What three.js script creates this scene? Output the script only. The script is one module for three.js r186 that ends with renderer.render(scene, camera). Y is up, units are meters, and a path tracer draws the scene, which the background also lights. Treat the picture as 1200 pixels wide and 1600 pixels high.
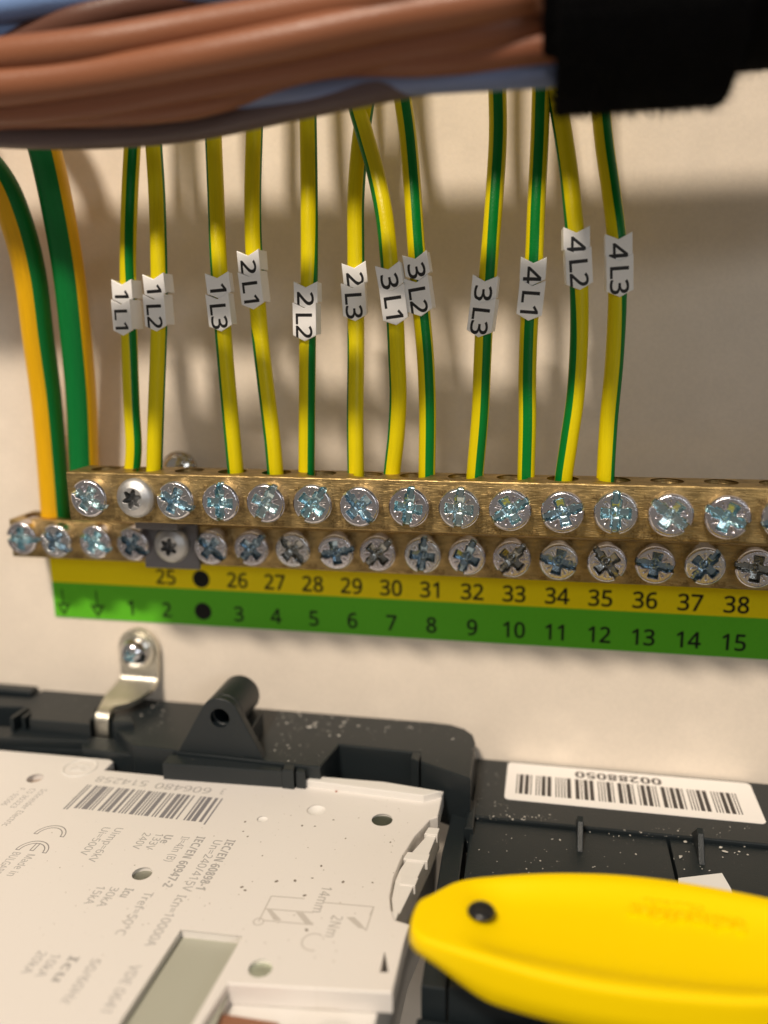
import * as THREE from 'three';
import { mergeGeometries, mergeVertices, toCreasedNormals } from 'three/addons/utils/BufferGeometryUtils.js';
import { RoundedBoxGeometry } from 'three/addons/geometries/RoundedBoxGeometry.js';
import { FontLoader } from 'three/addons/loaders/FontLoader.js';
import { TextGeometry } from 'three/addons/geometries/TextGeometry.js';
import { RectAreaLightUniformsLib } from 'three/addons/lights/RectAreaLightUniformsLib.js';

// ---------------------------------------------------------------- camera, light, exposure
const MM = 0.001;                       // everything is modelled in millimetres and brought to metres at the end
const scene = new THREE.Scene();
const F = 1298.2, YAW = 0.201, PITCH = -0.217, ROLL = -0.013, DIST = 153.83;
const camera = new THREE.PerspectiveCamera(2 * Math.atan(800 / F) * 180 / Math.PI, 0.75, 0.005, 20);
camera.rotation.order = 'YXZ';
camera.rotation.set(PITCH, YAW, ROLL);
camera.position.set(0, 0, DIST * MM);
camera.focus = 0.134;
camera.userData.fStop = 8.5;
const renderer = new THREE.WebGLRenderer({ antialias: true });
renderer.setSize(768, 1024);
renderer.toneMapping = THREE.LinearToneMapping;
renderer.toneMappingExposure = 1.0;
renderer.shadowMap.enabled = true;
RectAreaLightUniformsLib.init();
scene.background = new THREE.Color(0.205, 0.183, 0.158);   // the dim room the cabinet stands in

function lampPanel(name, label, pos, aim, w, h, color, intensity, glow) {
  const g = new THREE.Group(); g.name = name; g.position.copy(pos); g.lookAt(aim);
  g.userData = { label, category: 'lamp', metres: true };
  const house = new THREE.Mesh(new RoundedBoxGeometry(w * 1.15, h * 1.15, 0.03, 2, 0.008), new THREE.MeshStandardMaterial({ color: 0xdddddd, roughness: 0.5 }));
  house.name = 'housing'; house.position.z = -0.02; g.add(house);
  const dif = new THREE.Mesh(new THREE.PlaneGeometry(w, h), new THREE.MeshStandardMaterial({ color: 0xffffff, emissive: color, emissiveIntensity: glow, roughness: 0.6 }));
  dif.name = 'diffuser'; dif.position.z = -0.003; g.add(dif);
  scene.add(g);
  const l = new THREE.RectAreaLight(color, intensity, w, h); l.name = name + '_glow';
  const d = aim.clone().sub(pos).normalize();
  l.position.copy(pos).addScaledVector(d, 0.003); l.lookAt(aim); l.userData.metres = true; l.castShadow = true;
  scene.add(l);
}
const AIM = new THREE.Vector3(-0.02, -0.02, 0.01);
lampPanel('ceiling_lamp', 'oblong warm white lamp high above the open cabinet', AIM.clone().add(new THREE.Vector3(-0.25, 1.22, 1.0).multiplyScalar(0.9)), AIM, 0.2, 0.08, new THREE.Color(1, 0.865, 0.715), 432, 6);
lampPanel('ceiling_lamp_001', 'long cool white panel far off, added as fill light', AIM.clone().add(new THREE.Vector3(1.5, 0.9, 2.2)), AIM, 1.2, 0.3, new THREE.Color(0.9, 0.95, 1), 4.2, 3.6);  // added fill light, not a known lamp of the room

// ---------------------------------------------------------------- helpers
function ss(a, b, x) { const t = Math.min(1, Math.max(0, (x - a) / (b - a))); return t * t * (3 - 2 * t); }
let seed = 12345;
const rnd = () => { seed = (seed * 1664525 + 1013904223) >>> 0; return seed / 4294967296; };
const rr = (a, b) => a + (b - a) * rnd();
const V = (x, y, z) => new THREE.Vector3(x, y, z);
const camM = new THREE.Matrix4().makeRotationFromEuler(new THREE.Euler(PITCH, YAW, ROLL, 'YXZ'));
const ray = (px, py) => V((px - 600) / F, -(py - 800) / F, -1).applyMatrix4(camM);
const at = (px, py, z) => { const d = ray(px, py); return V(0, 0, DIST).addScaledVector(d, (z - DIST) / d.z); };
const onY = (px, py, y) => { const d = ray(px, py); return V(0, 0, DIST).addScaledVector(d, y / d.y); };
const used = {};
function numbered(n) { const k = used[n] = (used[n] ?? -1) + 1; return k ? `${n}_${String(k).padStart(3, '0')}` : n; }
function thing(name, label, category, pos = V(0, 0, 0), group) {
  const g = new THREE.Group(); g.name = numbered(name); g.position.copy(pos); g.userData = { label, category };
  if (group) g.userData.group = group;
  scene.add(g); return g;
}
function mesh(name, geo, mat, parent = scene, label) {
  const m = new THREE.Mesh(geo, mat); m.name = parent === scene ? numbered(name) : name;
  if (label) m.userData.label = label;
  parent.add(m); return m;
}
function soup(list) { return mergeGeometries(list.map((g) => { const n = g.index ? g.toNonIndexed() : g; for (const k of Object.keys(n.attributes)) if (!['position', 'normal', 'uv'].includes(k)) n.deleteAttribute(k); n.clearGroups?.(); return n; })); }
// prism from a list of [x, z] in plan, top at y, going down t
function prism(pts, yTop, t, bevel = 0.15, holes = [], seg = 2) {
  const s = new THREE.Shape(pts.map(([x, z]) => new THREE.Vector2(x, -z)));
  for (const h of holes) s.holes.push(new THREE.Path(h.map(([x, z]) => new THREE.Vector2(x, -z))));
  const b = Math.min(bevel, t / 3);
  const g = new THREE.ExtrudeGeometry(s, { depth: t - 2 * b, bevelEnabled: b > 0, bevelThickness: b, bevelSize: b, bevelOffset: -b, bevelSegments: seg, curveSegments: 10 });
  g.rotateX(-Math.PI / 2); g.translate(0, yTop - t + b, 0);
  return g;
}
const planY = (y, list) => list.map(([px, py]) => { const p = onY(px, py, y); return [p.x, p.z]; });
const circ = (cx, cz, r, n = 28, rz = r) => Array.from({ length: n }, (_, i) => [cx + r * Math.cos(i / n * 2 * Math.PI), cz + rz * Math.sin(i / n * 2 * Math.PI)]);
const box = (x0, x1, y0, y1, z0, z1, r = 0.15) => { const g = new RoundedBoxGeometry(x1 - x0, y1 - y0, z1 - z0, 2, Math.min(r, (x1 - x0) / 2.2, (y1 - y0) / 2.2, (z1 - z0) / 2.2)); g.translate((x0 + x1) / 2, (y0 + y1) / 2, (z0 + z1) / 2); return g; };
// noise on a torus lattice
function lattice(n, s) { let q = s >>> 0; const a = new Float32Array(n * n); for (let i = 0; i < n * n; i++) { q = (q * 1664525 + 1013904223) >>> 0; a[i] = q / 4294967296; } return (u, v) => { const x = u * n, y = v * n, i = Math.floor(x), j = Math.floor(y), f = x - i, g = y - j, sx = f * f * (3 - 2 * f), sy = g * g * (3 - 2 * g), w = (p, r) => a[((r % n + n) % n) * n + ((p % n + n) % n)]; return (w(i, j) * (1 - sx) + w(i + 1, j) * sx) * (1 - sy) + (w(i, j + 1) * (1 - sx) + w(i + 1, j + 1) * sx) * sy; }; }
function dataTex(w, h, fn, srgb = false, rep) {
  const d = new Uint8Array(w * h * 4);
  for (let j = 0; j < h; j++) for (let i = 0; i < w; i++) { const c = fn(i / w, j / h, i, j), o = (j * w + i) * 4; const k = typeof c === 'number' ? [c, c, c] : c; d[o] = 255 * Math.min(1, Math.max(0, k[0])); d[o + 1] = 255 * Math.min(1, Math.max(0, k[1])); d[o + 2] = 255 * Math.min(1, Math.max(0, k[2])); d[o + 3] = 255; }
  const t = new THREE.DataTexture(d, w, h); t.wrapS = t.wrapT = THREE.RepeatWrapping; t.magFilter = THREE.LinearFilter; t.minFilter = THREE.LinearMipmapLinearFilter; t.generateMipmaps = true;
  if (srgb) t.colorSpace = THREE.SRGBColorSpace;
  if (rep) t.repeat.set(...rep);
  t.needsUpdate = true; return t;
}
const n8 = lattice(8, 1), n16 = lattice(16, 2), n64 = lattice(64, 3), n128 = lattice(128, 4), n256 = lattice(256, 5);
const grainFine = (rep) => dataTex(256, 256, (u, v) => 0.5 * n64(u, v) + 0.5 * n256(u, v), false, rep);
function canvasTex(w, h, draw) { const c = document.createElement('canvas'); c.width = w; c.height = h; const x = c.getContext('2d'); draw(x, w, h); const t = new THREE.CanvasTexture(c); t.colorSpace = THREE.SRGBColorSpace; t.anisotropy = 8; return t; }
function planarUV(geo, fu, fv) { const p = geo.attributes.position, uv = new Float32Array(p.count * 2); for (let i = 0; i < p.count; i++) { uv[2 * i] = fu(p.getX(i), p.getY(i), p.getZ(i)); uv[2 * i + 1] = fv(p.getX(i), p.getY(i), p.getZ(i)); } geo.setAttribute('uv', new THREE.BufferAttribute(uv, 2)); return geo; }

// ---------------------------------------------------------------- materials
const L = (r, g, b) => new THREE.Color().setRGB(r, g, b);
const paintMap = dataTex(512, 512, (u, v) => { const k = 0.955 + 0.045 * n8(u, v) * n16(u, v) * 2 * 0.5 + 0.02 * n128(u, v); return [0.94 * k, 0.892 * k, 0.83 * k]; }, true, [1 / 60, 1 / 60]);
const wallMat = new THREE.MeshPhysicalMaterial({ map: paintMap, roughness: 0.42, roughnessMap: null, bumpMap: dataTex(512, 512, (u, v) => 0.6 * n64(u, v) + 0.4 * n128(u, v), false, [1 / 30, 1 / 30]), bumpScale: 0.000015, specularIntensity: 0.6 });
const brassMap = dataTex(512, 512, (u, v) => { const s = n16(u, v) * 0.5 + n64(u * 0.25, v) * 0.5, f = lattice256(u, v); const w = n8(u, v) * 0.6 + n16(u, v) * 0.4, k = 0.70 + 0.26 * s + 0.12 * (f - 0.5) + 0.10 * (w - 0.5), st = ss(0.62, 0.8, n16(u + 0.3, v + 0.1) * 0.7 + n128(u, v) * 0.3) * 0.22; return [0.83 * k * (1 - st), 0.715 * k * (1 - st * 1.1), 0.49 * k * (1 - st * 1.2)]; }, true, [1 / 24, 1 / 24]);
function lattice256(u, v) { return n256(u * 0.125 * 8, v); }
const brassMat = new THREE.MeshPhysicalMaterial({ map: brassMap, metalness: 1, roughness: 0.46, bumpMap: dataTex(512, 512, (u, v) => 0.75 * n256(u * 0.0625, v) + 0.25 * n128(u * 0.125, v), false, [1 / 16, 1 / 16]), bumpScale: 0.00005 });
const zincMat = new THREE.MeshPhysicalMaterial({ color: L(0.68, 0.66, 0.70), metalness: 1, roughness: 0.17, bumpMap: grainFine([1 / 5, 1 / 5]), bumpScale: 0.00002 });
const zincSideMat = new THREE.MeshPhysicalMaterial({ color: L(0.66, 0.64, 0.6), metalness: 1, roughness: 0.2 });
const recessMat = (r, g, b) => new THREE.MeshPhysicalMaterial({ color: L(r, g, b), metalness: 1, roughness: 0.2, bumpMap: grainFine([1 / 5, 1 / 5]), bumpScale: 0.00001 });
const blueZincMat = recessMat(0.44, 0.62, 0.68), shadedBlueMat = recessMat(0.28, 0.37, 0.44), shadedGreyMat = recessMat(0.30, 0.31, 0.30), paleZincMat = recessMat(0.52, 0.64, 0.67);  // darkest two tints hold the shade of the upper bar in their colour
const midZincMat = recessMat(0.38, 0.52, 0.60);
const zincFaces = [[0.68, 0.66, 0.70], [0.62, 0.59, 0.62], [0.66, 0.65, 0.66]].map((c) => { const m = zincMat.clone(); m.color.setRGB(...c); return m; });
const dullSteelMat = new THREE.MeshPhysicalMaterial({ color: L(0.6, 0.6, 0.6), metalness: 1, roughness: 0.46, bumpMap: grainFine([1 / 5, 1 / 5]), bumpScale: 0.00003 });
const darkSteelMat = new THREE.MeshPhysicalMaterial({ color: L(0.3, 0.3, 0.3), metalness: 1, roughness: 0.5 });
const clipMat = new THREE.MeshPhysicalMaterial({ color: L(0.72, 0.69, 0.6), metalness: 1, roughness: 0.3, bumpMap: grainFine([1 / 6, 1 / 6]), bumpScale: 0.00004 });
const blackMat = new THREE.MeshPhysicalMaterial({ color: L(0.0105, 0.0155, 0.0185), roughness: 0.42, bumpMap: dataTex(256, 256, (u, v) => 0.5 * n128(u, v) + 0.5 * n256(u, v), false, [1 / 12, 1 / 12]), bumpScale: 0.00004 });
const whiteMat = new THREE.MeshPhysicalMaterial({ color: L(0.75, 0.725, 0.69), roughness: 0.5, bumpMap: dataTex(256, 256, (u, v) => 0.5 * n128(u, v) + 0.5 * n256(u, v), false, [1 / 10, 1 / 10]), bumpScale: 0.00002 });
const markerMat = (map) => new THREE.MeshPhysicalMaterial({ color: L(0.93, 0.92, 0.91), map, roughness: 0.4 });
const pvc = (r, g, b) => new THREE.MeshPhysicalMaterial({ color: L(r, g, b), roughness: 0.4, specularIntensity: 0.8, bumpMap: pvcBump, bumpScale: 0.00004 });
const pvcBump = dataTex(256, 256, (u, v) => 0.6 * n64(u, v * 0.5 * 2) + 0.4 * n128(u, v), false, [1, 8]);

// ---------------------------------------------------------------- back panel
{
  const g = new THREE.BoxGeometry(420, 300, 1.5); g.translate(-20, -10, -0.75);
  planarUV(g, (x) => x, (x, y) => y);
  const m = mesh('wall', g, wallMat); m.userData = { kind: 'structure', label: 'cream painted steel back panel of the cabinet' };
}

// ---------------------------------------------------------------- screws
const SCREW_R = 3.3;
function headGrid({ R, H, depth, profile, mask = 0.3, nr = 40, nt = 132, jitter = 0.006, s = 7 }) {
  const rs = Array.from({ length: nr + 1 }, (_, i) => R * Math.pow(i / nr, 0.85)), pos = [], idx = [], dep = [];
  const nz = lattice(32, s);
  pos.push(0, 0, profile(0) - depth(0, 0)); dep.push(depth(0, 0));
  for (let i = 1; i <= nr; i++) for (let j = 0; j < nt; j++) {
    const a = j / nt * 2 * Math.PI, x = rs[i] * Math.cos(a), y = rs[i] * Math.sin(a), d = depth(x, y);
    dep.push(d); pos.push(x, y, profile(rs[i]) - d + (nz(x / 9 + 0.5, y / 9 + 0.5) - 0.5) * jitter * 2);
  }
  const id = (i, j) => i === 0 ? 0 : 1 + (i - 1) * nt + (j % nt + nt) % nt;
  const tri = [];
  for (let j = 0; j < nt; j++) tri.push([0, id(1, j), id(1, j + 1)]);
  for (let i = 1; i < nr; i++) for (let j = 0; j < nt; j++) { tri.push([id(i, j), id(i + 1, j), id(i + 1, j + 1)]); tri.push([id(i, j), id(i + 1, j + 1), id(i, j + 1)]); }
  const base = pos.length / 3;
  const g = new THREE.BufferGeometry(); g.setAttribute('position', new THREE.Float32BufferAttribute(pos, 3)); g.setIndex(tri.flat()); g.computeVertexNormals();
  const part = (sel) => { const p = [], n = [], uv = []; for (const t of tri) { const m = (dep[t[0]] + dep[t[1]] + dep[t[2]]) / 3; if ((m > mask) !== sel) continue; for (const k of t) { p.push(pos[3 * k], pos[3 * k + 1], pos[3 * k + 2]); n.push(g.attributes.normal.getX(k), g.attributes.normal.getY(k), g.attributes.normal.getZ(k)); uv.push(pos[3 * k], pos[3 * k + 1]); } } const o = new THREE.BufferGeometry(); o.setAttribute('position', new THREE.Float32BufferAttribute(p, 3)); o.setAttribute('normal', new THREE.Float32BufferAttribute(n, 3)); o.setAttribute('uv', new THREE.Float32BufferAttribute(uv, 2)); return o; };
  const sp = [], sn = [], su = [];                        // side wall
  for (let j = 0; j < nt; j++) {
    const q = [id(nr, j), id(nr, j + 1)].map((k) => [pos[3 * k], pos[3 * k + 1], pos[3 * k + 2]]), a = [q[0], [q[0][0], q[0][1], -H], [q[1][0], q[1][1], -H], q[1]];
    for (const k of [0, 1, 2, 0, 2, 3]) { sp.push(...a[k]); sn.push(a[k][0] / R, a[k][1] / R, 0); su.push(j / nt * 20, a[k][2]); }
  }
  const side = new THREE.BufferGeometry(); side.setAttribute('position', new THREE.Float32BufferAttribute(sp, 3)); side.setAttribute('normal', new THREE.Float32BufferAttribute(sn, 3)); side.setAttribute('uv', new THREE.Float32BufferAttribute(su, 2));
  return { face: soup([part(false), side]), recess: part(true) };
}
function pzDepth(slotHalf = 0.52, slotDeep = 1.15) {
  return (x, y) => {
    const r = Math.hypot(x, y); let d = 0;
    for (const [u, v] of [[x, y], [y, x]]) { const w = 0.52 + 0.14 * Math.abs(u); d = Math.max(d, (1 - ss(w - 0.1, w + 0.08, Math.abs(v))) * (1 - ss(1.95, 2.35, Math.abs(u))) * (1.75 - 0.35 * Math.abs(u))); }
    d = Math.max(d, (1 - ss(0.95, 1.25, r)) * 1.5);
    d = Math.max(d, slotDeep * (1 - ss(slotHalf - 0.05, slotHalf + 0.05, Math.abs(y))));
    d -= 0.55 * (1 - ss(0.15, 0.75, r));
    const c = Math.SQRT1_2; for (const [u, v] of [[(x + y) * c, (x - y) * c], [(x - y) * c, (x + y) * c]]) d = Math.max(d, 0.22 * (1 - ss(0.04, 0.14, Math.abs(v))) * ss(1.3, 1.45, Math.abs(u)) * (1 - ss(2.2, 2.4, Math.abs(u))));
    return d;
  };
}
const pzProfile = (r) => -0.012 * r * r - 0.9 * Math.pow(Math.max(0, (r - 2.85) / 0.45), 2) * 0.42;
const pzHeads = [headGrid({ R: SCREW_R, H: 5.4, depth: pzDepth(), profile: pzProfile, s: 7 }), headGrid({ R: SCREW_R, H: 5.4, depth: pzDepth(0.46, 1.3), profile: pzProfile, s: 19, jitter: 0.01 })];
const torxDepth = (x, y) => { const r = Math.hypot(x, y), a = Math.atan2(y, x), lim = 1.32 + 0.36 * Math.cos(6 * a); return 1.5 * (1 - ss(lim - 0.08, lim + 0.08, r)) - 0.25 * (1 - ss(0, 0.9, r)); };
const torxHead = headGrid({ R: 3.45, H: 6.5, depth: torxDepth, profile: (r) => r < 1.95 ? 0 : -0.62 * (r - 1.95) - 0.35 * Math.pow(Math.max(0, (r - 2.9) / 0.55), 2), jitter: 0.006 });
const domeHead = headGrid({ R: 3.05, H: 2.9, depth: (x, y) => { let d = 0; for (const [u, v] of [[x, y], [y, x]]) d = Math.max(d, (1 - ss(0.3, 0.44, Math.abs(v))) * (1 - ss(1.1, 1.45, Math.abs(u))) * (1.1 - 0.3 * Math.abs(u))); return d; }, profile: (r) => -(3.3 - Math.sqrt(3.3 * 3.3 - r * r)) * 0.95, mask: 0.1 });
function addScrew(parent, heads, x, y, z, rot, mats, label) {
  const s = new THREE.Group(); s.name = 'screw'; s.position.set(x, y, z); s.rotation.set(rr(-0.035, 0.035), rr(-0.035, 0.035), rot * Math.PI / 180);
  if (label) s.userData.label = label;
  parent.add(s);
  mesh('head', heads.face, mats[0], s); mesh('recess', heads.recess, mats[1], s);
  return s;
}

// ---------------------------------------------------------------- brass terminal bars
const X0 = -102.05, PITCHX = 8;
function terminalBar(label, x0, x1, yB, yT, zB, zF, holeZ, holeR, first, skip = []) {
  const t = thing('terminal_bar', label, 'terminal bar', V(x0, yB, zB));
  const holes = []; for (let i = first; i < first + 26; i++) { const x = X0 + PITCHX * i; if (x > x0 + 3 && x < x1 - 4 && !skip.includes(i)) holes.push(circ(x - x0, holeZ - zB, holeR, 32)); }
  const g = prism([[0, 0], [x1 - x0, 0], [x1 - x0, zF - zB], [0, zF - zB]], yT - yB, yT - yB, 0.22, holes);
  mesh('bar', g, brassMat, t);
  return t;
}
const yUp = -27.9, yLow = -39.6;
const upperBar = terminalBar('upper brass earth bar standing furthest forward, star-socket screw second from its left', -83.3, 62, -32.5, -23.8, 16.4, 23.8, 19.6, 2.75, 3);
const upRot = [-30, 15, -25, 88, 62, 52, -48, 82, 86, 30, 18, 90, -38, -24, 22, 40, 75, 10];
upRot.forEach((a, j) => {
  const x = X0 + PITCHX * (j + 3) + 83.3, y = yUp + 32.5;
  if (j === 1) addScrew(upperBar, torxHead, x, y, 26.0 - 16.4, a, [dullSteelMat, darkSteelMat], 'dull grey star-socket fixing screw');
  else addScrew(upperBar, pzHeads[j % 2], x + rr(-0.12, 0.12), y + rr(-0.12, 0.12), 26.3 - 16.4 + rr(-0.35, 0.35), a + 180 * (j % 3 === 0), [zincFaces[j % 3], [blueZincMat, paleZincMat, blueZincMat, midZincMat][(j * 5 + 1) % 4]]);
});
const lowerBar = terminalBar('lower brass earth bar close to the back panel, ending further left than the upper bar', -105.9, 62, -44.0, -36.2, 1.8, 9.8, 5.4, 3.05, 0, [4]);
const lowRot = [-4, -36, -28, -32, 20, -40, 47, -48, 12, 46, 84, 68, 50, -14, -52, -10, 52, -8, 30, 70];
lowRot.forEach((a, i) => {
  const x = X0 + PITCHX * i + 105.9, y = yLow + 44.0;
  if (i === 4) addScrew(lowerBar, torxHead, x, y, 13.6 - 1.8, a, [dullSteelMat, darkSteelMat], 'dull grey star-socket fixing screw');
  else addScrew(lowerBar, pzHeads[(i + 1) % 2], x + rr(-0.12, 0.12), y + rr(-0.12, 0.12), 12.8 - 1.8 + rr(-0.35, 0.35), a, [zincFaces[(i + 1) % 3], i < 4 ? [blueZincMat, shadedBlueMat][i % 2] : [shadedBlueMat, shadedBlueMat, shadedGreyMat, shadedBlueMat, shadedGreyMat][i % 5]]);  // lower row: shade under the upper bar painted into the recess colour
});
{ // grey plastic carrier that the bars are screwed to
  const t = thing('bar_carrier', 'grey plastic carrier block behind the star-socket screw of the lower bar', 'carrier', V(-71, -40, 9.9));
  const grey = new THREE.MeshPhysicalMaterial({ color: L(0.16, 0.155, 0.165), roughness: 0.6 });
  mesh('front_plate', box(-5.6, 5.6, -4.7, 4.25, -0.1, 0.9, 0.25), grey, t);
  mesh('riser', box(-4.2, 4.2, 4.35, 7.1, -8.6, 6.2, 0.2), grey, t);
}
{ // round head behind the upper bar
  const p = at(272, 737, 6);
  const t = thing('fixing_screw', 'slotted round screw head peeping over the upper brass bar', 'screw', p);
  const h = headGrid({ R: 3.2, H: 3, depth: (x, y) => 0.9 * (1 - ss(0.35, 0.5, Math.abs(y))), profile: (r) => -(4 - Math.sqrt(16 - r * r)) * 0.9, mask: 9 });
  mesh('head', h.face, zincSideMat, t).rotation.z = 0.5;
  const w = new THREE.CylinderGeometry(3.6, 3.6, 0.7, 48); w.rotateX(Math.PI / 2); w.translate(0, 0, -2.6); mesh('washer', w, zincSideMat, t);
  const sh = new THREE.CylinderGeometry(1.9, 1.9, 3, 24); sh.rotateX(Math.PI / 2); sh.translate(0, 0, -4.4); mesh('shank', sh, zincSideMat, t);
}

// ---------------------------------------------------------------- numbered strip
{
  const xL = -104.3, xR = 62, yT = -41, yB = -60, W = xR - xL, H = yT - yB, yMid = -52.15, px = 12;
  const tex = canvasTex(Math.round(W * px), Math.round(H * px), (c) => {
    const X = (x) => (x - xL) * px, Y = (y) => (yT - y) * px;
    c.fillStyle = '#f2dc04'; c.fillRect(0, 0, 4000, Y(yMid)); c.fillStyle = '#5cb626'; c.fillRect(0, Y(yMid), 4000, 4000);
    for (let i = 0; i < 9000; i++) { c.fillStyle = rnd() < 0.5 ? 'rgba(255,230,60,0.04)' : 'rgba(0,0,0,0.035)'; c.fillRect(rnd() * W * px, rnd() * H * px, 1 + 2 * rnd(), 1 + 2 * rnd()); }
    c.fillStyle = '#131512'; c.strokeStyle = '#131512'; c.textAlign = 'center'; c.textBaseline = 'middle';
    c.font = `${4.2 * px}px sans-serif`; c.lineWidth = 0.13 * px; c.lineJoin = 'round'; const put = (s, x, y) => { c.fillText(s, x, y); c.strokeText(s, x, y); };
    for (let i = 3; i < 20; i++) if (i !== 4) put(String(i === 3 ? 25 : 21 + i), X(X0 + PITCHX * i + (i === 3 ? 0.3 : 0)), Y(-49.85));
    for (let i = 2; i < 20; i++) if (i !== 4) put(String(i < 4 ? i - 1 : i - 2), X(X0 + PITCHX * i), Y(-57.1));
    for (const y of [-49.9, -56.9]) { c.beginPath(); c.arc(X(X0 + PITCHX * 4 + 0.1), Y(y), 1.85 * px, 0, 7); c.fill(); }
    c.lineWidth = 0.26 * px; c.lineJoin = 'miter';
    for (let i = 0; i < 2; i++) { const x = X0 + PITCHX * i; c.beginPath(); c.moveTo(X(x), Y(-53.6)); c.lineTo(X(x), Y(-57)); c.moveTo(X(x - 1.45), Y(-57)); c.lineTo(X(x + 1.45), Y(-57)); c.lineTo(X(x), Y(-59.4)); c.closePath(); c.stroke(); c.beginPath(); c.arc(X(x), Y(-57.85), 0.72 * px, 0, 7); c.stroke(); }
  });
  const g = new THREE.BoxGeometry(W, H, 0.28); g.translate((xL + xR) / 2, (yT + yB) / 2, 0.17);
  planarUV(g, (x) => (x - xL) / W, (x, y) => (y - yB) / H);
  const m = mesh('number_strip', g, new THREE.MeshPhysicalMaterial({ map: tex, roughness: 0.5, specularIntensity: 0.35 }));
  m.userData = { label: 'yellow over green adhesive strip printed with terminal numbers below the bars', category: 'number strip' };
}

// ---------------------------------------------------------------- cables
function tube(pts, radius, { seg = 90, sides = 28, phi = null, ref = V(0, 0, 1), uvLen = 0.1 } = {}) {
  const curve = new THREE.CatmullRomCurve3(pts, false, 'centripetal');
  const P = [], N = [], U = [], I = [];
  for (let i = 0; i <= seg; i++) {
    const t = i / seg, c = curve.getPointAt(t), T = curve.getTangentAt(t), n = ref.clone().addScaledVector(T, -ref.dot(T)).normalize(), b = T.clone().cross(n);
    const f = phi ? phi(t) : 0;
    for (let j = 0; j <= sides; j++) {
      const a = f + Math.PI + j / sides * 2 * Math.PI, d = n.clone().multiplyScalar(Math.cos(a)).addScaledVector(b, Math.sin(a));
      P.push(c.x + d.x * radius, c.y + d.y * radius, c.z + d.z * radius); N.push(d.x, d.y, d.z); U.push(j / sides, t);
    }
  }
  const s1 = sides + 1;
  for (let i = 0; i < seg; i++) for (let j = 0; j < sides; j++) { const a = i * s1 + j; I.push(a, a + 1, a + s1 + 1, a, a + s1 + 1, a + s1); }
  const g = new THREE.BufferGeometry(); g.setAttribute('position', new THREE.Float32BufferAttribute(P, 3)); g.setAttribute('normal', new THREE.Float32BufferAttribute(N, 3)); g.setAttribute('uv', new THREE.Float32BufferAttribute(U, 2)); g.setIndex(I);
  return g;
}
function stripeTex(yel, gre, half) {
  return dataTex(256, 32, (u, v) => { const k = ss(half - 0.004, half + 0.004, Math.abs(u - 0.5)), q = 0.97 + 0.05 * n64(u, v); return gre.map((g, i) => (g * (1 - k) + yel[i] * k) * q); }, true);
}
const thinMat = new THREE.MeshPhysicalMaterial({ map: stripeTex([0.87, 0.80, 0.03], [0.0, 0.46, 0.17], 0.086), roughness: 0.36, specularIntensity: 0.45, bumpMap: pvcBump, bumpScale: 0.00003 });
const thickMat = new THREE.MeshPhysicalMaterial({ map: stripeTex([0.92, 0.70, 0.03], [0.0, 0.46, 0.2], 0.148), roughness: 0.4, specularIntensity: 0.7, bumpMap: pvcBump, bumpScale: 0.00003 });

// white wire markers
const markTex = {};
function markerTexture(txt, w, h) {
  const k = txt; if (markTex[k]) return markTex[k];
  const s = 40;
  return markTex[k] = canvasTex(Math.round(w * s), Math.round(h * s), (c, W, H) => {
    c.fillStyle = '#fbfaf8'; c.fillRect(0, 0, W, H);
    for (let i = 0; i < 500; i++) { c.fillStyle = 'rgba(90,80,70,0.04)'; c.fillRect(rnd() * W, rnd() * H, 2, 2); }
    c.translate(W / 2, H / 2); c.rotate(Math.PI / 2); c.fillStyle = '#1a1818'; c.textAlign = 'center'; c.textBaseline = 'middle';
    c.font = `${3.75 * s}px sans-serif`; c.lineWidth = 0.1 * s; c.lineJoin = 'round'; c.strokeStyle = '#1a1818'; const ox = txt.length > 1 ? 0.1 * s : 0.15 * s; c.fillText(txt, ox, 0.12 * s); c.strokeText(txt, ox, 0.12 * s);
  });
}
function markerGeo(w, h, r) {
  const v = 0.95, sh = new THREE.Shape([[-w / 2, h / 2], [0, h / 2 - v], [w / 2, h / 2], [w / 2, -h / 2], [0, -h / 2 - v], [-w / 2, -h / 2]].map((p) => new THREE.Vector2(...p)));
  const plate = new THREE.ExtrudeGeometry(sh, { depth: 0.3, bevelEnabled: true, bevelThickness: 0.12, bevelSize: 0.12, bevelOffset: -0.12, bevelSegments: 2 }); plate.translate(0, 0, r + 0.1);
  planarUV(plate, (x) => x / w + 0.5, (x, y) => (y + v) / (h + v) + 0.5 - 0.5 * (v) / (h + v) * 0);
  const o = w / 2 - 0.02, i = o - 0.4, zb = -r - 0.55, zf = r + 0.12;   // the C-shaped sleeve behind
  const c = new THREE.Shape(); c.moveTo(-o, zf); c.lineTo(-o, zb + 1.2); c.quadraticCurveTo(-o, zb, -o + 1.2, zb); c.lineTo(o - 1.2, zb); c.quadraticCurveTo(o, zb, o, zb + 1.2); c.lineTo(o, zf); c.lineTo(i, zf); c.lineTo(i, zb + 1.3); c.quadraticCurveTo(i, zb + 0.4, i - 0.9, zb + 0.4); c.lineTo(-i + 0.9, zb + 0.4); c.quadraticCurveTo(-i, zb + 0.4, -i, zb + 1.3); c.lineTo(-i, zf); c.closePath();
  const sl = new THREE.ExtrudeGeometry(c, { depth: h - 0.3, bevelEnabled: false, curveSegments: 6 }); sl.rotateX(Math.PI / 2); // (x, z) plan, height along -y
  sl.translate(0, (h - 0.3) / 2, 0);
  planarUV(sl, () => 0.03, () => 0.03);
  return soup([plate, sl]);
}
const mGeo = {};
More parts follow.
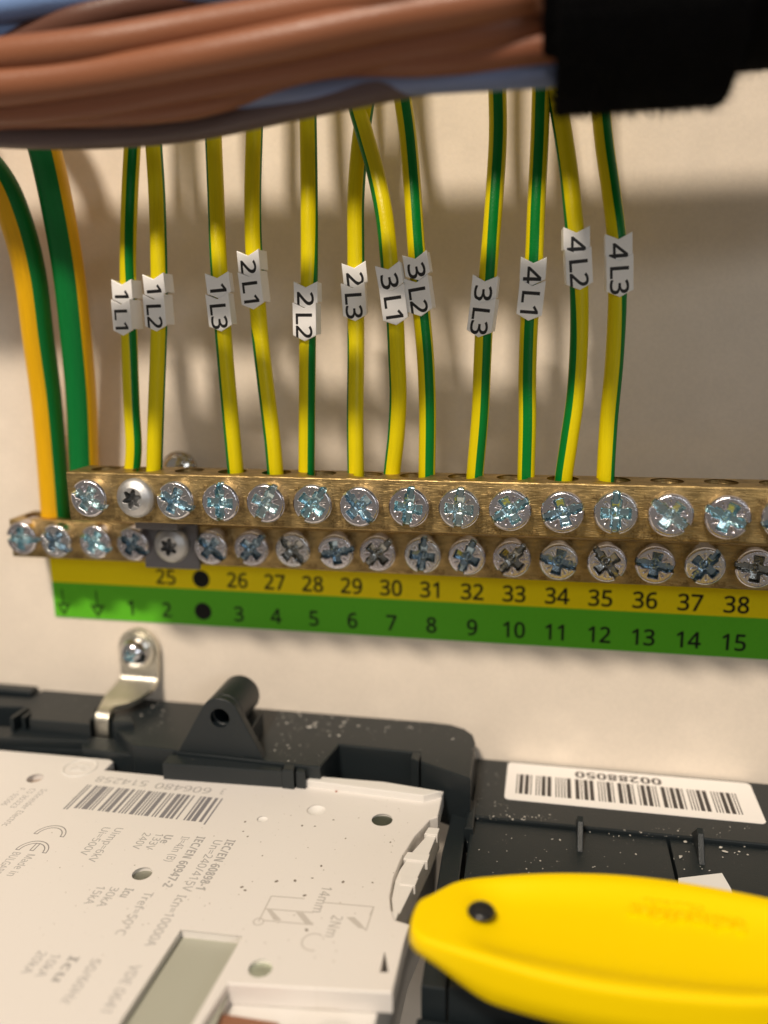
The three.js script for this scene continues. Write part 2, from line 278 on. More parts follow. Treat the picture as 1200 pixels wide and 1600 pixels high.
function addMarker(parent, txt, p, w, h, tilt, turn) {
  const key = `${w},${h}`; mGeo[key] ??= markerGeo(w, h, 1.5);
  const tex = markerTexture(txt, w, h);
  mGeo[key + txt] ??= markerMat(tex);
  const m = mesh('cable_marker', mGeo[key], mGeo[key + txt], parent, `white marker printed ${txt}`);
  m.position.copy(p); m.rotation.set(0, turn, tilt);
  return m;
}
const WIRES = [ // marker text, centre line in the photo, stripe offset top / bottom (-1 left edge .. 1 right edge), marker top / split / bottom, tilt, turn, colour words
  ['1', 'L1', [[209, 150], [207, 222], [203, 300], [200, 400], [201, 480], [203, 560], [206, 640], [209, 700], [206, 745], [206, 775]], 0.05, 0.55, [200, 437, 468, 516], 0.5, -0.12, 14, 'thin earth wire marked 1 L1, next to the thick cables'],
  ['1', 'L2', [[237, 150], [240, 220], [245, 300], [248, 400], [249, 480], [247, 560], [244, 640], [241, 745], [241, 775]], 0.9, 0.92, [250, 427, 461, 508], 1, -0.02, 16, 'thin earth wire marked 1 L2, second from the thick cables, no green in front'],
  ['1', 'L3', [[331, 140], [333, 205], [337, 300], [341, 400], [346, 480], [352, 560], [360, 650], [369, 745], [371, 775]], -0.93, -0.9, [345, 425, 460, 508], 4, 0.05, 17, 'thin yellow earth wire marked 1 L3, alone left of the wire marked 2 L1'],
  ['2', 'L1', [[400, 120], [398, 190], [395, 300], [396, 380], [400, 440], [406, 520], [415, 600], [426, 690], [431, 745], [434, 775]], 0.93, -0.9, [395, 391, 425, 474], 5, -0.05, 16, 'slanting earth wire with the highest marker on the left half, reading 2 L1'],
  ['2', 'L2', [[479, 100], [481, 170], [483, 300], [483, 440], [481, 500], [480, 600], [479, 745], [479, 775]], 0.9, 0.6, [482, 439, 475, 522], -1, 0, 17, 'earth wire marked 2 L2, green on its right side, alone in the middle left'],
  ['2', 'L3', [[580, 90], [573, 150], [562, 230], [556, 310], [556, 400], [556, 480], [556, 560], [555, 650], [556, 745], [556, 775]], 0.9, -0.95, [554, 411, 443, 492], 3, 0.08, 14, 'earth wire marked 2 L3, crossed near its top by a curving wire'],
  ['3', 'L1', [[550, 90], [556, 158], [570, 210], [587, 270], [601, 340], [610, 430], [616, 480], [620, 560], [622, 620], [619, 680], [612, 745], [611, 775]], -0.85, -0.93, [612, 412, 447, 498], 7, 0.06, 19, 'curving earth wire marked 3 L1 that crosses in front of its left neighbour'],
  ['3', 'L2', [[620, 80], [628, 145], [637, 210], [644, 290], [650, 380], [657, 470], [665, 560], [668, 640], [667, 745], [667, 775]], 0.25, 0.3, [654, 392, 434, 484], 8, -0.05, 17, 'earth wire marked 3 L2, its marker touching the marker beside it'],
  ['3', 'L3', [[777, 60], [777, 130], [778, 210], [773, 300], [765, 400], [758, 480], [754, 560], [750, 650], [742, 745], [741, 775]], 0.02, 0.5, [758, 430, 466, 516], -7, -0.08, 17, 'earth wire marked 3 L3 with a gap between its two markers, low hanging marker'],
  ['4', 'L1', [[850, 60], [846, 128], [843, 220], [838, 320], [834, 410], [827, 500], [824, 580], [824, 660], [822, 745], [822, 775]], -0.1, 0.02, [832, 402, 438, 492], -5, 0.04, 16, 'earth wire marked 4 L1, broad green stripe along its front, left of two bowed wires'],
  ['4', 'L2', [[858, 70], [869, 145], [880, 210], [890, 280], [898, 360], [904, 430], [905, 520], [899, 620], [889, 690], [881, 745], [879, 775]], -0.92, -0.7, [898, 358, 389, 444], 5, 0.06, 17, 'bowed earth wire marked 4 L2, green edge at left, coming from under the strap'],
  ['4', 'L3', [[930, 90], [938, 165], [945, 230], [955, 300], [963, 370], [965, 450], [960, 560], [951, 660], [946, 745], [945, 775]], 0.55, 0.85, [966, 367, 400, 454], 3, 0.03, 17, 'rightmost earth wire, marked 4 L3, hanging from under the black strap'],
];
for (const [a, b, line, s0, s1, mk, tilt, turn, zm, label] of WIRES) {
  const n = line.length, y0 = line[0][1], y1 = 745;
  const zAt = (py) => { const t = Math.min(1, Math.max(0, (py - y0) / (y1 - y0))); return 11 + (zm - 11) * ss(0, 0.5, t) + (18 - zm) * ss(0.5, 1, t); };
  const pts = line.map(([px, py]) => at(px, py, zAt(py)));
  pts.unshift(V(pts[0].x * 2 - pts[1].x, 68, pts[0].z - 1), V(pts[0].x * 1.6 - pts[1].x * 0.6, 48, pts[0].z));
  const w = thing('earth_wire', label, 'wire', pts[pts.length - 1].clone(), 'marked earth wires entering the upper brass bar');
  const loc = pts.map((p) => p.clone().sub(w.position)).reverse();           // from the bar upwards
  const az = Math.atan2(-pts[6].x, DIST - pts[6].z), ang = (s) => Math.abs(s) < 0.8 ? Math.asin(s) : Math.sign(s) * (58 + (Math.abs(s) - 0.8) * 195) * Math.PI / 180; let q0 = ang(s0), q1 = ang(s1); if (q0 - q1 > 2) q1 += 2 * Math.PI;
  mesh('sheath', tube(loc, 1.42, { seg: 150, phi: (t) => az + q1 + (q0 - q1) * (q1 > 2 ? ss(0.27, 0.4, t) : ss(0.22, 0.5, t)) }), thinMat, w);
  const my = [(mk[1] + mk[2]) / 2, (mk[2] + mk[3]) / 2];
  const k = (py) => { for (let i = 0; i < n - 1; i++) if (py <= line[i + 1][1]) { const f = (py - line[i][1]) / (line[i + 1][1] - line[i][1]); return line[i][0] + f * (line[i + 1][0] - line[i][0]); } return line[n - 1][0]; };
  const tl = tilt * Math.PI / 180, mmPx = (DIST - zAt(440)) / F * 1.03, h1 = (mk[2] - mk[1]) * mmPx - 0.1, h2 = (mk[3] - mk[2]) * mmPx - 0.1;
  [[a, my[0], h1], [b, my[1], h2]].forEach(([txt, py, h], i) => {
    const p = at(k(py) + (mk[0] - k(my[0])) * 0.6, py, zAt(py)).sub(w.position);
    addMarker(w, txt, p, 4.0, +(i ? 5.3 : 3.35).toFixed(2), tl + (i ? 0 : rr(-0.05, 0.05)), turn * 1.5 + (i ? 0 : rr(-0.1, 0.1)));
  });
}
for (const [label, line, z0, z1, s0, s1, r] of [
  ['thick green and yellow earth cable, leftmost of the two, ending in the lower bar', [[-70, 225], [-30, 250], [2, 290], [30, 360], [47, 430], [60, 530], [72, 620], [81, 720], [87, 800], [90, 830]], 16, 4.6, -0.05, 0.08, 2.85],
  ['thick green and yellow earth cable passing behind the left end of the upper bar', [[40, 120], [58, 190], [74, 250], [91, 330], [108, 430], [119, 530], [127, 620], [132, 740], [135, 800], [137, 830]], 14, 4.6, -0.25, -0.2, 2.8],
]) {
  const pts = line.map(([px, py], i) => { const t = ss(0, 1, i / (line.length - 1)); return at(px, py, z0 + (z1 - z0) * t); });
  pts.unshift(V(pts[0].x - 14, 66, 14)); const g = thing('earth_cable', label, 'cable', pts[pts.length - 1].clone(), 'thick earth cables at the left edge');
  const loc = pts.map((p) => p.clone().sub(g.position)).reverse(), az = Math.atan2(-pts[6].x, DIST);
  const left = label.includes('leftmost');
  mesh('sheath', tube(loc, r, { seg: 110, sides: 40, phi: (t) => az + (left ? 0.94 : -0.34) + (s0 * t + s1 * (1 - t)) }), thickMat, g);
}

// the loom of cables across the top
const COL = { brown: pvc(0.28, 0.105, 0.05), brown2: pvc(0.24, 0.085, 0.042), dark: pvc(0.13, 0.055, 0.035), grey: pvc(0.10, 0.065, 0.065), blue: pvc(0.20, 0.33, 0.62), slate: pvc(0.17, 0.22, 0.40) };
const LOOM = [
  ['uppermost broad brown cable of the loom, running from the left edge upwards', 'brown', [[-120, 100], [0, 90], [150, 73], [300, 48], [450, 22], [600, -4], [750, -22], [1000, -40], [1300, -45]], 52, 2.25],
  ['glossy brown cable of the loom just under the uppermost brown one', 'brown', [[-120, 146], [0, 138], [150, 121], [300, 95], [450, 65], [600, 34], [750, 8], [1000, -12], [1300, -20]], 53, 2.2],
  ['brown cable in the middle of the loom above the dark lowest ones', 'brown2', [[-120, 160], [0, 168], [150, 158], [300, 131], [450, 103], [600, 76], [750, 52], [1000, 30], [1300, 22]], 51, 2.1],
  ['reddish dark brown cable in the shade low in the loom', 'dark', [[-120, 190], [0, 190], [150, 182], [300, 158], [450, 134], [600, 108], [750, 84], [1000, 62], [1300, 50]], 47, 2.0],
  ['grey violet cable forming the lowest edge of the loom at left', 'grey', [[-120, 196], [0, 206], [150, 207], [300, 194], [450, 163], [600, 132], [750, 104], [1000, 80], [1300, 66]], 46, 2.05],
  ['slate blue cable showing below the loom left of the black strap', 'slate', [[-120, 130], [150, 150], [300, 146], [450, 138], [600, 124], [700, 117], [800, 111], [880, 104], [1000, 82], [1300, 70]], 47.5, 2.0],
  ['dark brown cable crossing behind the loom towards the upper left', 'dark', [[-120, 124], [-10, 90], [60, 58], [130, 32], [230, 8], [350, -6], [600, -16], [1000, -24]], 47, 2.1],
  ['brown cable weaving over its neighbours in the middle of the loom', 'brown', [[-120, 120], [0, 128], [120, 136], [240, 128], [360, 92], [480, 54], [600, 22], [720, 6], [900, -14], [1300, -24]], 50.5, 2.0],
  ['darker brown cable that dips low in the loom left of the strap', 'brown2', [[-120, 196], [0, 180], [150, 172], [300, 160], [420, 124], [540, 96], [660, 92], [780, 84], [900, 70], [1300, 40]], 49.2, 1.9],
  ['bright blue cable in the top left corner, topmost of the blue ones', 'blue', [[-120, 30], [0, 12], [100, -2], [250, -16], [600, -18], [1000, -30]], 48, 1.9],
  ['blue cable at the left edge below the topmost blue one', 'blue', [[-120, 74], [0, 52], [70, 28], [150, 6], [300, -14], [600, -22], [1000, -24]], 46, 1.9],
  ['thin strip of blue cable between two brown cables at the top edge', 'blue', [[60, 60], [160, 36], [260, 14], [370, -4], [500, -14], [800, -24], [1000, -24]], 45, 2.0],
];
for (const [label, col, line, z, r] of LOOM) {
  const pts = line.map(([px, py], i) => px > 950 ? at(px, py - 22, 45 + (z - 48) * 0.4) : at(px, py, z + Math.sin(i * 1.7 + z * 3) * 0.7));
  const m = mesh('loom_cable', tube(pts.map((p) => p.clone().sub(pts[0])), r, { seg: 80, sides: 28, ref: V(0, 0, 1) }), COL[col]);
  m.position.copy(pts[0]); m.userData = { label, category: 'cable', group: 'cables of the loom across the top' };
}
{ // black hook-and-loop strap round the loom
  const black = new THREE.MeshPhysicalMaterial({ color: L(0.006, 0.006, 0.0065), roughness: 1, specularIntensity: 0.1 });
  const t = thing('cable_strap', 'black fuzzy hook-and-loop strap wrapped round the loom', 'strap', V(8, 40, 45));
  const loop = (x0, x1, cy, ry, rz, th) => {
    const out = new THREE.Shape(), inn = new THREE.Path(); const n = 56;
    for (let i = 0; i < n; i++) { const a = i / n * 2 * Math.PI, k = 1 + 0.02 * Math.sin(3 * a) + 0.012 * Math.sin(7 * a), p = 0.82, sx = Math.sign(Math.cos(a)) * Math.pow(Math.abs(Math.cos(a)), p), sy = Math.sign(Math.sin(a)) * Math.pow(Math.abs(Math.sin(a)), p); (i ? out.lineTo : out.moveTo).call(out, sx * rz * k, cy + sy * ry * k); (i ? inn.lineTo : inn.moveTo).call(inn, sx * (rz - th), cy + sy * (ry - th)); }
    out.closePath(); inn.closePath(); out.holes.push(inn);
    const g = new THREE.ExtrudeGeometry(out, { depth: x1 - x0 - 1, bevelEnabled: true, bevelThickness: 0.5, bevelSize: 0.4, bevelOffset: -0.4, bevelSegments: 3 });
    g.rotateY(Math.PI / 2);           // shape x -> -z, depth -> x
    g.translate(x0 + 0.5, 0, 0); return g;
  };
  const a = loop(-10.3, 60, 3.9, 15.0, 14.2, 1.6), b = loop(-8.7, 10.4, 2.4, 16.9, 15.4, 1.6);
  mesh('strap_turn', a, black, t); mesh('strap_end', b, black, t);
  const P = []; // fibres
  for (const g of [a, b]) {
    const q = (g.index ? g.toNonIndexed() : g).attributes.position, tri = q.count / 3, area = []; let sum = 0; const A = V(), B = V(), C = V();
    for (let i = 0; i < tri; i++) { A.fromBufferAttribute(q, 3 * i); B.fromBufferAttribute(q, 3 * i + 1); C.fromBufferAttribute(q, 3 * i + 2); sum += B.clone().sub(A).cross(C.clone().sub(A)).length(); area.push(sum); }
    for (let k = 0; k < 20000; k++) {
      const f = rnd() * sum; let lo = 0, hi = tri - 1; while (lo < hi) { const m = (lo + hi) >> 1; if (area[m] < f) lo = m + 1; else hi = m; }
      A.fromBufferAttribute(q, 3 * lo); B.fromBufferAttribute(q, 3 * lo + 1); C.fromBufferAttribute(q, 3 * lo + 2);
      let u = rnd(), v = rnd(); if (u + v > 1) { u = 1 - u; v = 1 - v; }
      const o = A.clone().addScaledVector(B.clone().sub(A), u).addScaledVector(C.clone().sub(A), v), n = B.clone().sub(A).cross(C.clone().sub(A)).normalize();
      const d = n.add(V(rr(-1, 1), rr(-1, 1), rr(-1, 1)).multiplyScalar(0.8)).normalize().multiplyScalar(rr(0.4, 1.6)), s = V(rr(-1, 1), rr(-1, 1), rr(-1, 1)).cross(d).normalize().multiplyScalar(0.055);
      const m = o.clone().addScaledVector(d, 0.6).add(V(rr(-1, 1), rr(-1, 1), rr(-1, 1)).multiplyScalar(0.08)), e = o.clone().add(d);
      P.push(...o.clone().sub(s).toArray(), ...o.clone().add(s).toArray(), ...m.toArray(), ...m.clone().sub(s.multiplyScalar(0.6)).toArray(), ...m.clone().add(s).toArray(), ...e.toArray());
    }
  }
  const fg = new THREE.BufferGeometry(); fg.setAttribute('position', new THREE.Float32BufferAttribute(P, 3)); fg.computeVertexNormals();
  const fm = mesh('fuzz', fg, black, t); fm.userData.kind = 'stuff';
}
{ // blocker added above the frame: its shadow is the upper dark band on the panel
  const t = thing('shadow_blocker', 'unseen grey box added above the loom to cast a shadow band', 'shadow blocker', V(-40, 66, 44));
  const CR = [[-116, 2.9], [-109, 2.6], [-101.5, 2.9], [-95.5, 2.4], [-88, 2.8], [-82, 2.6], [-75, 2.6], [-70, 2.3], [-62, 2.8], [-56.5, 2.4]];
  CR.forEach(([x, r]) => { const m = mesh('blocking_riser', tube([V(0, 0, 0), V(0.4, -10, -0.6), V(-1.0, -17, -4), V(-2.5, -23, -9.5)], r, { seg: 24, sides: 20 }), COL.grey, t); m.position.set(x + 40, 0, 2); });  // unseen risers added to block the light gap at the left
  mesh('channel', box(-110, 140, -8.2, 1.5, -6, 4, 0.8), new THREE.MeshPhysicalMaterial({ color: L(0.4, 0.4, 0.4), roughness: 0.5 }), t);
}

// ---------------------------------------------------------------- zinc mounting clip
{
  const t = thing('mounting_clip', 'bent zinc plated clip screwed to the panel above the black moulding', 'bracket', V(-84.6, -66, 0));
  const rows = []; // y, z, xl, xr of a folded strip
  const cx = 0, R = 4.45;
  for (let i = 0; i <= 12; i++) { const a = Math.PI / 2 * (1 - i / 12); rows.push([0.35 + R * Math.sin(a), 1.2, cx - R * Math.cos(a), cx + R * Math.cos(a)]); }
  rows.push([-3, 1.2, -4.45, 4.3], [-5.6, 1.25, -4.4, 4.1], [-6.4, 1.6, -4.4, 4.0], [-7.2, 2.6, -4.6, 3.9], [-8.0, 4.2, -5.0, 3.6], [-9.0, 6.3, -5.7, 2.0], [-9.6, 8.0, -5.6, 0.2], [-9.7, 9.4, -5.2, -2.0], [-9.9, 10.6, -5.0, -2.2], [-10.5, 11.6, -4.9, -2.0], [-11.5, 12.1, -4.9, -1.95], [-14, 12.3, -5.0, -2.0], [-17, 12.4, -5.1, -2.1]);
  const P = [], I = [], nx = 8, th = 1.1;
  const nrm = rows.map((r, i) => { const a = rows[Math.max(0, i - 1)], b = rows[Math.min(rows.length - 1, i + 1)], dy = b[0] - a[0], dz = b[1] - a[1], l = Math.hypot(dy, dz) || 1; return [dz / l, -dy / l]; });
  for (const side of [0.5, -0.5]) rows.forEach((r, i) => { for (let j = 0; j <= nx; j++) P.push(r[2] + (r[3] - r[2]) * j / nx, r[0] + nrm[i][0] * th * side, r[1] + nrm[i][1] * th * side); });
  const w = nx + 1, n = rows.length, id = (s, i, j) => s * n * w + i * w + j;
  for (let i = 0; i < n - 1; i++) { for (let j = 0; j < nx; j++) { I.push(id(0, i, j), id(0, i + 1, j), id(0, i + 1, j + 1), id(0, i, j), id(0, i + 1, j + 1), id(0, i, j + 1)); I.push(id(1, i, j), id(1, i + 1, j + 1), id(1, i + 1, j), id(1, i, j), id(1, i, j + 1), id(1, i + 1, j + 1)); } for (const [j, f] of [[0, 0], [nx, 1]]) { const q = [id(0, i, j), id(1, i, j), id(1, i + 1, j), id(0, i + 1, j)]; if (f) q.reverse(); I.push(q[0], q[1], q[2], q[0], q[2], q[3]); } }
  let g = new THREE.BufferGeometry(); g.setAttribute('position', new THREE.Float32BufferAttribute(P, 3)); g.setIndex(I);
  g = toCreasedNormals(g, 0.6); planarUV(g, (x) => x, (x, y, z) => y + z);
  mesh('strip', g, clipMat, t);
  const wsh = new THREE.LatheGeometry([[1.5, 0], [3.75, 0], [3.85, 0.15], [3.85, 0.7], [3.7, 0.85], [1.5, 0.85]].map((p) => new THREE.Vector2(...p)), 48); wsh.rotateX(Math.PI / 2); wsh.translate(0, 0, 1.78); mesh('washer', wsh, clipMat, t);
  const s = addScrew(t, domeHead, 0, 0, 5.6, 25, [new THREE.MeshPhysicalMaterial({ color: L(0.68, 0.68, 0.7), metalness: 1, roughness: 0.14 }), blueZincMat]);
}

// ---------------------------------------------------------------- black busbar moulding
const Y1 = -77.7, Y2 = -84.9;
const base = thing('busbar_base', 'black moulded plastic base along the panel below the number strip', 'base', V(0, Y1, 0));
const bl = (g) => { g.translate(0, -Y1, 0); return g; };
{
  const top = [...planY(Y1, [[-140, 1080], [48, 1090], [68, 1077], [154, 1084]]), [-81, 0.35], [-22, 0.35]];
  top.push([-18, 0.7], [-15.2, 2.0], [-13.3, 4.2], [-12.6, 7.0], [-12.2, 20.6]);
  const pocket = planY(Y1, [[658, 1190], [656, 1176], [644, 1175], [530, 1163], [500, 1198]]);
  top.push(...pocket, [-42.2, 21.4], [-67.8, 20.6], ...planY(Y1, [[275, 1172], [207, 1165], [196, 1156], [182, 1140], [178, 1110], [150, 1106], [148, 1123], [48, 1116], [40, 1104], [-140, 1100]]));
  mesh('top_plate', bl(prism(top, Y1, 11, 0.28)), blackMat, base);
  // front strip below the ear
  mesh('front_strip', bl(prism([[-69.2, 20.7], [-46.6, 21.3], [-46.2, 23.2], [-69, 24.3]], Y1 - 0.55, 9, 0.25)), blackMat, base);
  mesh('latch', bl(prism([[-46.5, 20.2], [-44.4, 19.9], [-43.9, 23.4], [-46.1, 23.4]], Y1 - 0.1, 8, 0.3)), blackMat, base);
  mesh('latch', bl(prism([[-43.7, 20.9], [-42.2, 20.8], [-41.9, 22.9], [-43.6, 22.9]], Y1 - 0.45, 8, 0.2)), blackMat, base);
  mesh('end_post', bl(prism([[-23.7, 13.1], [-22.1, 13.1], [-22.1, 16.4], [-23.7, 15.4]], Y1 + 0.05, 6, 0.2)), blackMat, base);
  // pivot ear
  const zf = 20.6, e = new THREE.Shape(), cx = -58.7, cy = -70.1, r = 3.9;
  e.moveTo(-67.6, Y1); for (let i = 0; i <= 16; i++) { const a = Math.PI * (0.84 - 0.70 * i / 16); e.lineTo(cx + r * Math.cos(a), cy + r * Math.sin(a)); } e.lineTo(-50.6, Y1); e.closePath();
  const hp = new THREE.Path(); hp.absarc(cx, cy, 2.15, 0, Math.PI * 2, true); e.holes.push(hp);
  const eg = new THREE.ExtrudeGeometry(e, { depth: 1.4, bevelEnabled: true, bevelThickness: 0.25, bevelSize: 0.25, bevelOffset: -0.25, bevelSegments: 3, curveSegments: 32 }); eg.translate(0, 0, zf - 1.65);
  const ear = mesh('pivot_ear', bl(eg), blackMat, base);
  const tubeS = new THREE.Shape(); tubeS.absarc(cx, cy, 3.85, 0, Math.PI * 2); const ti = new THREE.Path(); ti.absarc(cx, cy, 2.2, 0, Math.PI * 2, true); tubeS.holes.push(ti);
  const tg = new THREE.ExtrudeGeometry(tubeS, { depth: 8.6, bevelEnabled: true, bevelThickness: 0.3, bevelSize: 0.3, bevelOffset: -0.3, bevelSegments: 3, curveSegments: 40 }); tg.translate(0, 0, 9.8);
  mesh('sleeve', bl(tg), blackMat, ear);
  const plug = new THREE.CylinderGeometry(2.3, 2.3, 1, 32); plug.rotateX(Math.PI / 2); plug.translate(cx, cy, 11); mesh('sleeve_bottom', bl(plug), blackMat, ear);
  mesh('rib', bl(prism([[-58, 10], [-54.2, 10], [-53.6, 18.9], [-58, 18.9]], Y1 + 4.4, 4.5, 0.2)), blackMat, base);
  // seat for the zinc clip
  const seat = (pts, y, t, b) => bl(prism(planY(y, pts), y, t, b));
  mesh('clip_seat', seat([[178, 1117], [206, 1119], [209, 1129], [176, 1128]], Y1 + 1.3, 8, 0.3), blackMat, base);
  mesh('clip_seat', seat([[128, 1149], [178, 1153], [207, 1170], [262, 1178], [258, 1186], [128, 1170]], Y1 - 2.5, 8, 0.3), blackMat, base);
  // stepped ledges and ribs at the left
  mesh('ledge', seat([[-160, 1128], [142, 1140], [140, 1158], [-160, 1146]], Y1 - 2.2, 8, 0.25), blackMat, base);
  mesh('ledge', seat([[-160, 1146], [130, 1163], [180, 1176], [-160, 1158]], Y1 - 4.2, 8, 0.2), blackMat, base);
  mesh('block', seat([[50, 1112], [142, 1121], [140, 1132], [46, 1124]], Y1 + 0.6, 4, 0.25), blackMat, base);
  mesh('rib', seat([[40, 1104], [45, 1105], [20, 1122], [15, 1121]], Y1 + 0.9, 6, 0.15), blackMat, base);
  mesh('rib', seat([[44, 1112], [49, 1113], [38, 1121], [33, 1120]], Y1 + 0.7, 6, 0.15), blackMat, base);
  mesh('tab', bl(box(-125, -110.3, -2.6 + Y1, 1.1 + Y1, 0.2, 3.2, 0.6)), blackMat, base);
  // right hand shelf with the sticker, and the lower deck in front of it
  mesh('shelf', bl(prism([[-12.9, 0.2], [64, 0.2], [64, 20.1], [-12.2, 20.6], [-12.3, 8]], Y2, 12, 0.25)), blackMat, base);
  mesh('deck', bl(prism([[-11.9, 20.9], [21.3, 20.4], [21.6, 60], [-11.2, 60]], Y2 - 0.75, 12, 0.25)), blackMat, base);
  mesh('deck', bl(prism([[21.75, 20.4], [64, 20.4], [64, 60], [22.05, 60]], Y2 - 0.75, 12, 0.25)), blackMat, base);
  mesh('side_strip', bl(prism([[-15.6, 19], [-12.8, 19.2], [-11.6, 60], [-14.9, 60], [-15.9, 30]], Y2 - 1.0, 12, 0.25)), blackMat, base);
  mesh('side_rib', bl(prism([[-12.9, 16.5], [-11.4, 16.5], [-11.2, 25.2], [-12.7, 25.2]], Y2 + 0.5, 5, 0.25)), blackMat, base);
  mesh('lower_deck', bl(prism([[-15.4, 60.4], [64, 60.4], [64, 92], [-14.9, 92]], Y2 - 5.5, 10, 0.6)), blackMat, base);
  for (const [x, lean] of [[7.1, 0], [26.4, 0.3]]) { // thin upright fins
    const f = new THREE.Shape([[2.2, -0.4], [-0.6, 3.6], [-1.6, 3.9], [-5.6, 0.4], [-5.6, -1.4], [2.2, -1.4]].map((p) => new THREE.Vector2(...p)));
    const fg = new THREE.ExtrudeGeometry(f, { depth: 0.7, bevelEnabled: true, bevelThickness: 0.15, bevelSize: 0.15, bevelSegments: 2 }); fg.rotateY(-Math.PI / 2); // x -> z, depth -> -x
    fg.translate(x, Y2 - 0.6, 24.6); mesh('fin', bl(fg), blackMat, base);
  }
  // barcode sticker
  const sx0 = -6.55, sx1 = 38.7, sz0 = 0.9, sz1 = 14.3, W = sx1 - sx0, H = sz1 - sz0;
  const tex = canvasTex(1400, Math.round(1400 * H / W), (c, w, h) => {
    const s = w / W; c.fillStyle = '#efece9'; c.fillRect(0, 0, w, h);
    for (let i = 0; i < 1500; i++) { c.fillStyle = 'rgba(60,50,40,0.03)'; c.fillRect(rnd() * w, rnd() * h, 3, 3); }
    c.fillStyle = '#35302f'; const n = 96; let x = 2.0 * s, q = 99;
    const bars = '3112 1111331 11113 133111 1113311 13113 1133111 31311 311133 1113311 133311 11'.replace(/ /g, '');
    // ten groups of narrow and wide bars as in the photograph
    const groups = [[1, 2, 2, 1], [1, 1, 2, 2], [1, 1, 1, 1, 2], [2, 1, 2, 2], [1, 1, 1, 2, 1], [2, 1, 2, 1], [1, 2, 2, 1, 1], [2, 1, 2, 2, 1], [1, 1, 1, 2, 2], [1, 1, 1, 2, 2, 1, 1]];
    const total = groups.reduce((a, g) => a + g.reduce((p, v) => p + (v === 2 ? 1.15 : 0.32) + 0.52, 0) + 0.75, 0), k = (W - 4.6) / total;
    for (const g of groups) { for (const v of g) { const bw = (v === 2 ? 1.15 : 0.32) * k * s; c.fillRect(x, 4.2 * s, bw, 7.0 * s); x += bw + 0.52 * k * s; } x += 0.75 * k * s; }
    c.save(); c.translate(21.0 * s, 2.35 * s); c.rotate(Math.PI); c.font = `bold ${3.1 * s}px sans-serif`; c.textAlign = 'center'; c.textBaseline = 'middle'; c.scale(16.2 * s / c.measureText('00288050').width, 1); c.fillText('00288050', 0, 0); c.restore();
  });
  const rc = (x, z, r, a0) => Array.from({ length: 6 }, (_, i) => { const a = a0 + i / 5 * Math.PI / 2; return [x + r * Math.cos(a), z + r * Math.sin(a)]; });
  const q = 0.9, sp = [...rc(sx1 - q, sz1 - q, q, 0), ...rc(sx0 + q, sz1 - q, q, Math.PI / 2), ...rc(sx0 + q, sz0 + q, q, Math.PI), ...rc(sx1 - q, sz0 + q, q, Math.PI * 1.5)];
  const sg = prism(sp, Y2 + 0.12, 0.11, 0); planarUV(sg, (x) => (x - sx0) / W, (x, y, z) => 1 - (z - sz0) / H);
  mesh('barcode_sticker', bl(sg), new THREE.MeshPhysicalMaterial({ map: tex, roughness: 0.5 }), base, 'white sticker with an upside down barcode and number 00288050');
  const yw = Y2 - 0.6, ps = planY(yw, [[1060, 1372], [1128, 1364], [1142, 1388], [1160, 1440], [1060, 1430]]);
  mesh('paper_sticker', bl(prism(ps, yw, 0.12, 0)), new THREE.MeshPhysicalMaterial({ color: L(0.75, 0.74, 0.72), roughness: 0.6 }), base, 'white corner of paper under the yellow cover');
}
{ // crumbs of plastic swarf lying on the black base
  const list = [], one = (p, s) => { const g = new THREE.IcosahedronGeometry(s, 0), q = g.attributes.position; const a = rr(0.4, 1.2), b = rr(0.3, 0.6), c = rr(0.4, 1.6), rot = rr(0, 6); for (let i = 0; i < q.count; i++) { const x = q.getX(i) * a, z = q.getZ(i) * c; q.setXYZ(i, x * Math.cos(rot) + z * Math.sin(rot), q.getY(i) * b, -x * Math.sin(rot) + z * Math.cos(rot)); } g.computeVertexNormals(); g.translate(p.x, p.y + s * 0.25, p.z); list.push(g); };
  const spread = (n, y, x0, x1, y0, y1, s0, s1) => { for (let i = 0; i < n; i++) { const p = onY(rr(x0, x1), rr(y0, y1), y); one(p, s0 + (s1 - s0) * Math.pow(rnd(), 3)); } };
  spread(70, Y1, 420, 720, 1118, 1158, 0.05, 0.3); spread(26, Y1, 440, 540, 1112, 1150, 0.1, 0.5); spread(30, Y1, 215, 275, 1095, 1150, 0.05, 0.3); spread(40, Y1, 420, 500, 1150, 1190, 0.05, 0.22);
  spread(16, Y1, 60, 150, 1092, 1112, 0.05, 0.15);
  spread(110, Y2 - 0.75, 730, 1200, 1300, 1365, 0.025, 0.2); spread(130, Y1, 300, 740, 1110, 1190, 0.02, 0.1); spread(90, Y2, 745, 800, 1190, 1275, 0.02, 0.1); spread(46, Y2, 740, 870, 1272, 1282, 0.05, 0.22); spread(40, Y2, 920, 1180, 1290, 1308, 0.05, 0.2); spread(18, Y2, 745, 795, 1195, 1260, 0.05, 0.2); spread(16, Y2 - 0.7, 1060, 1190, 1300, 1345, 0.15, 0.45);
  for (const [px, py, q] of [[445, 714, 0.1], [452, 706, 0.07], [335, 690, 0.09], [877, 536, 0.13], [1035, 470, 0.08], [950, 1078, 0.12], [305, 1076, 0.1], [368, 1010, 0.08], [395, 1092, 0.08], [436, 1092, 0.07], [560, 1095, 0.08], [758, 1101, 0.1], [874, 1031, 0.08], [1100, 1120, 0.07], [740, 213, 0.08], [1060, 205, 0.09], [1042, 203, 0.06], [980, 620, 0.07], [330, 672, 0.08], [640, 1080, 0.06]]) one(at(px, py, 0.02), q);
  const m = mesh('debris', soup(list), new THREE.MeshStandardMaterial({ color: L(0.5, 0.48, 0.44), roughness: 0.8 }));
  m.userData = { kind: 'stuff', label: 'pale plastic crumbs and drilling dust scattered on the black base and the panel', category: 'debris' };
}

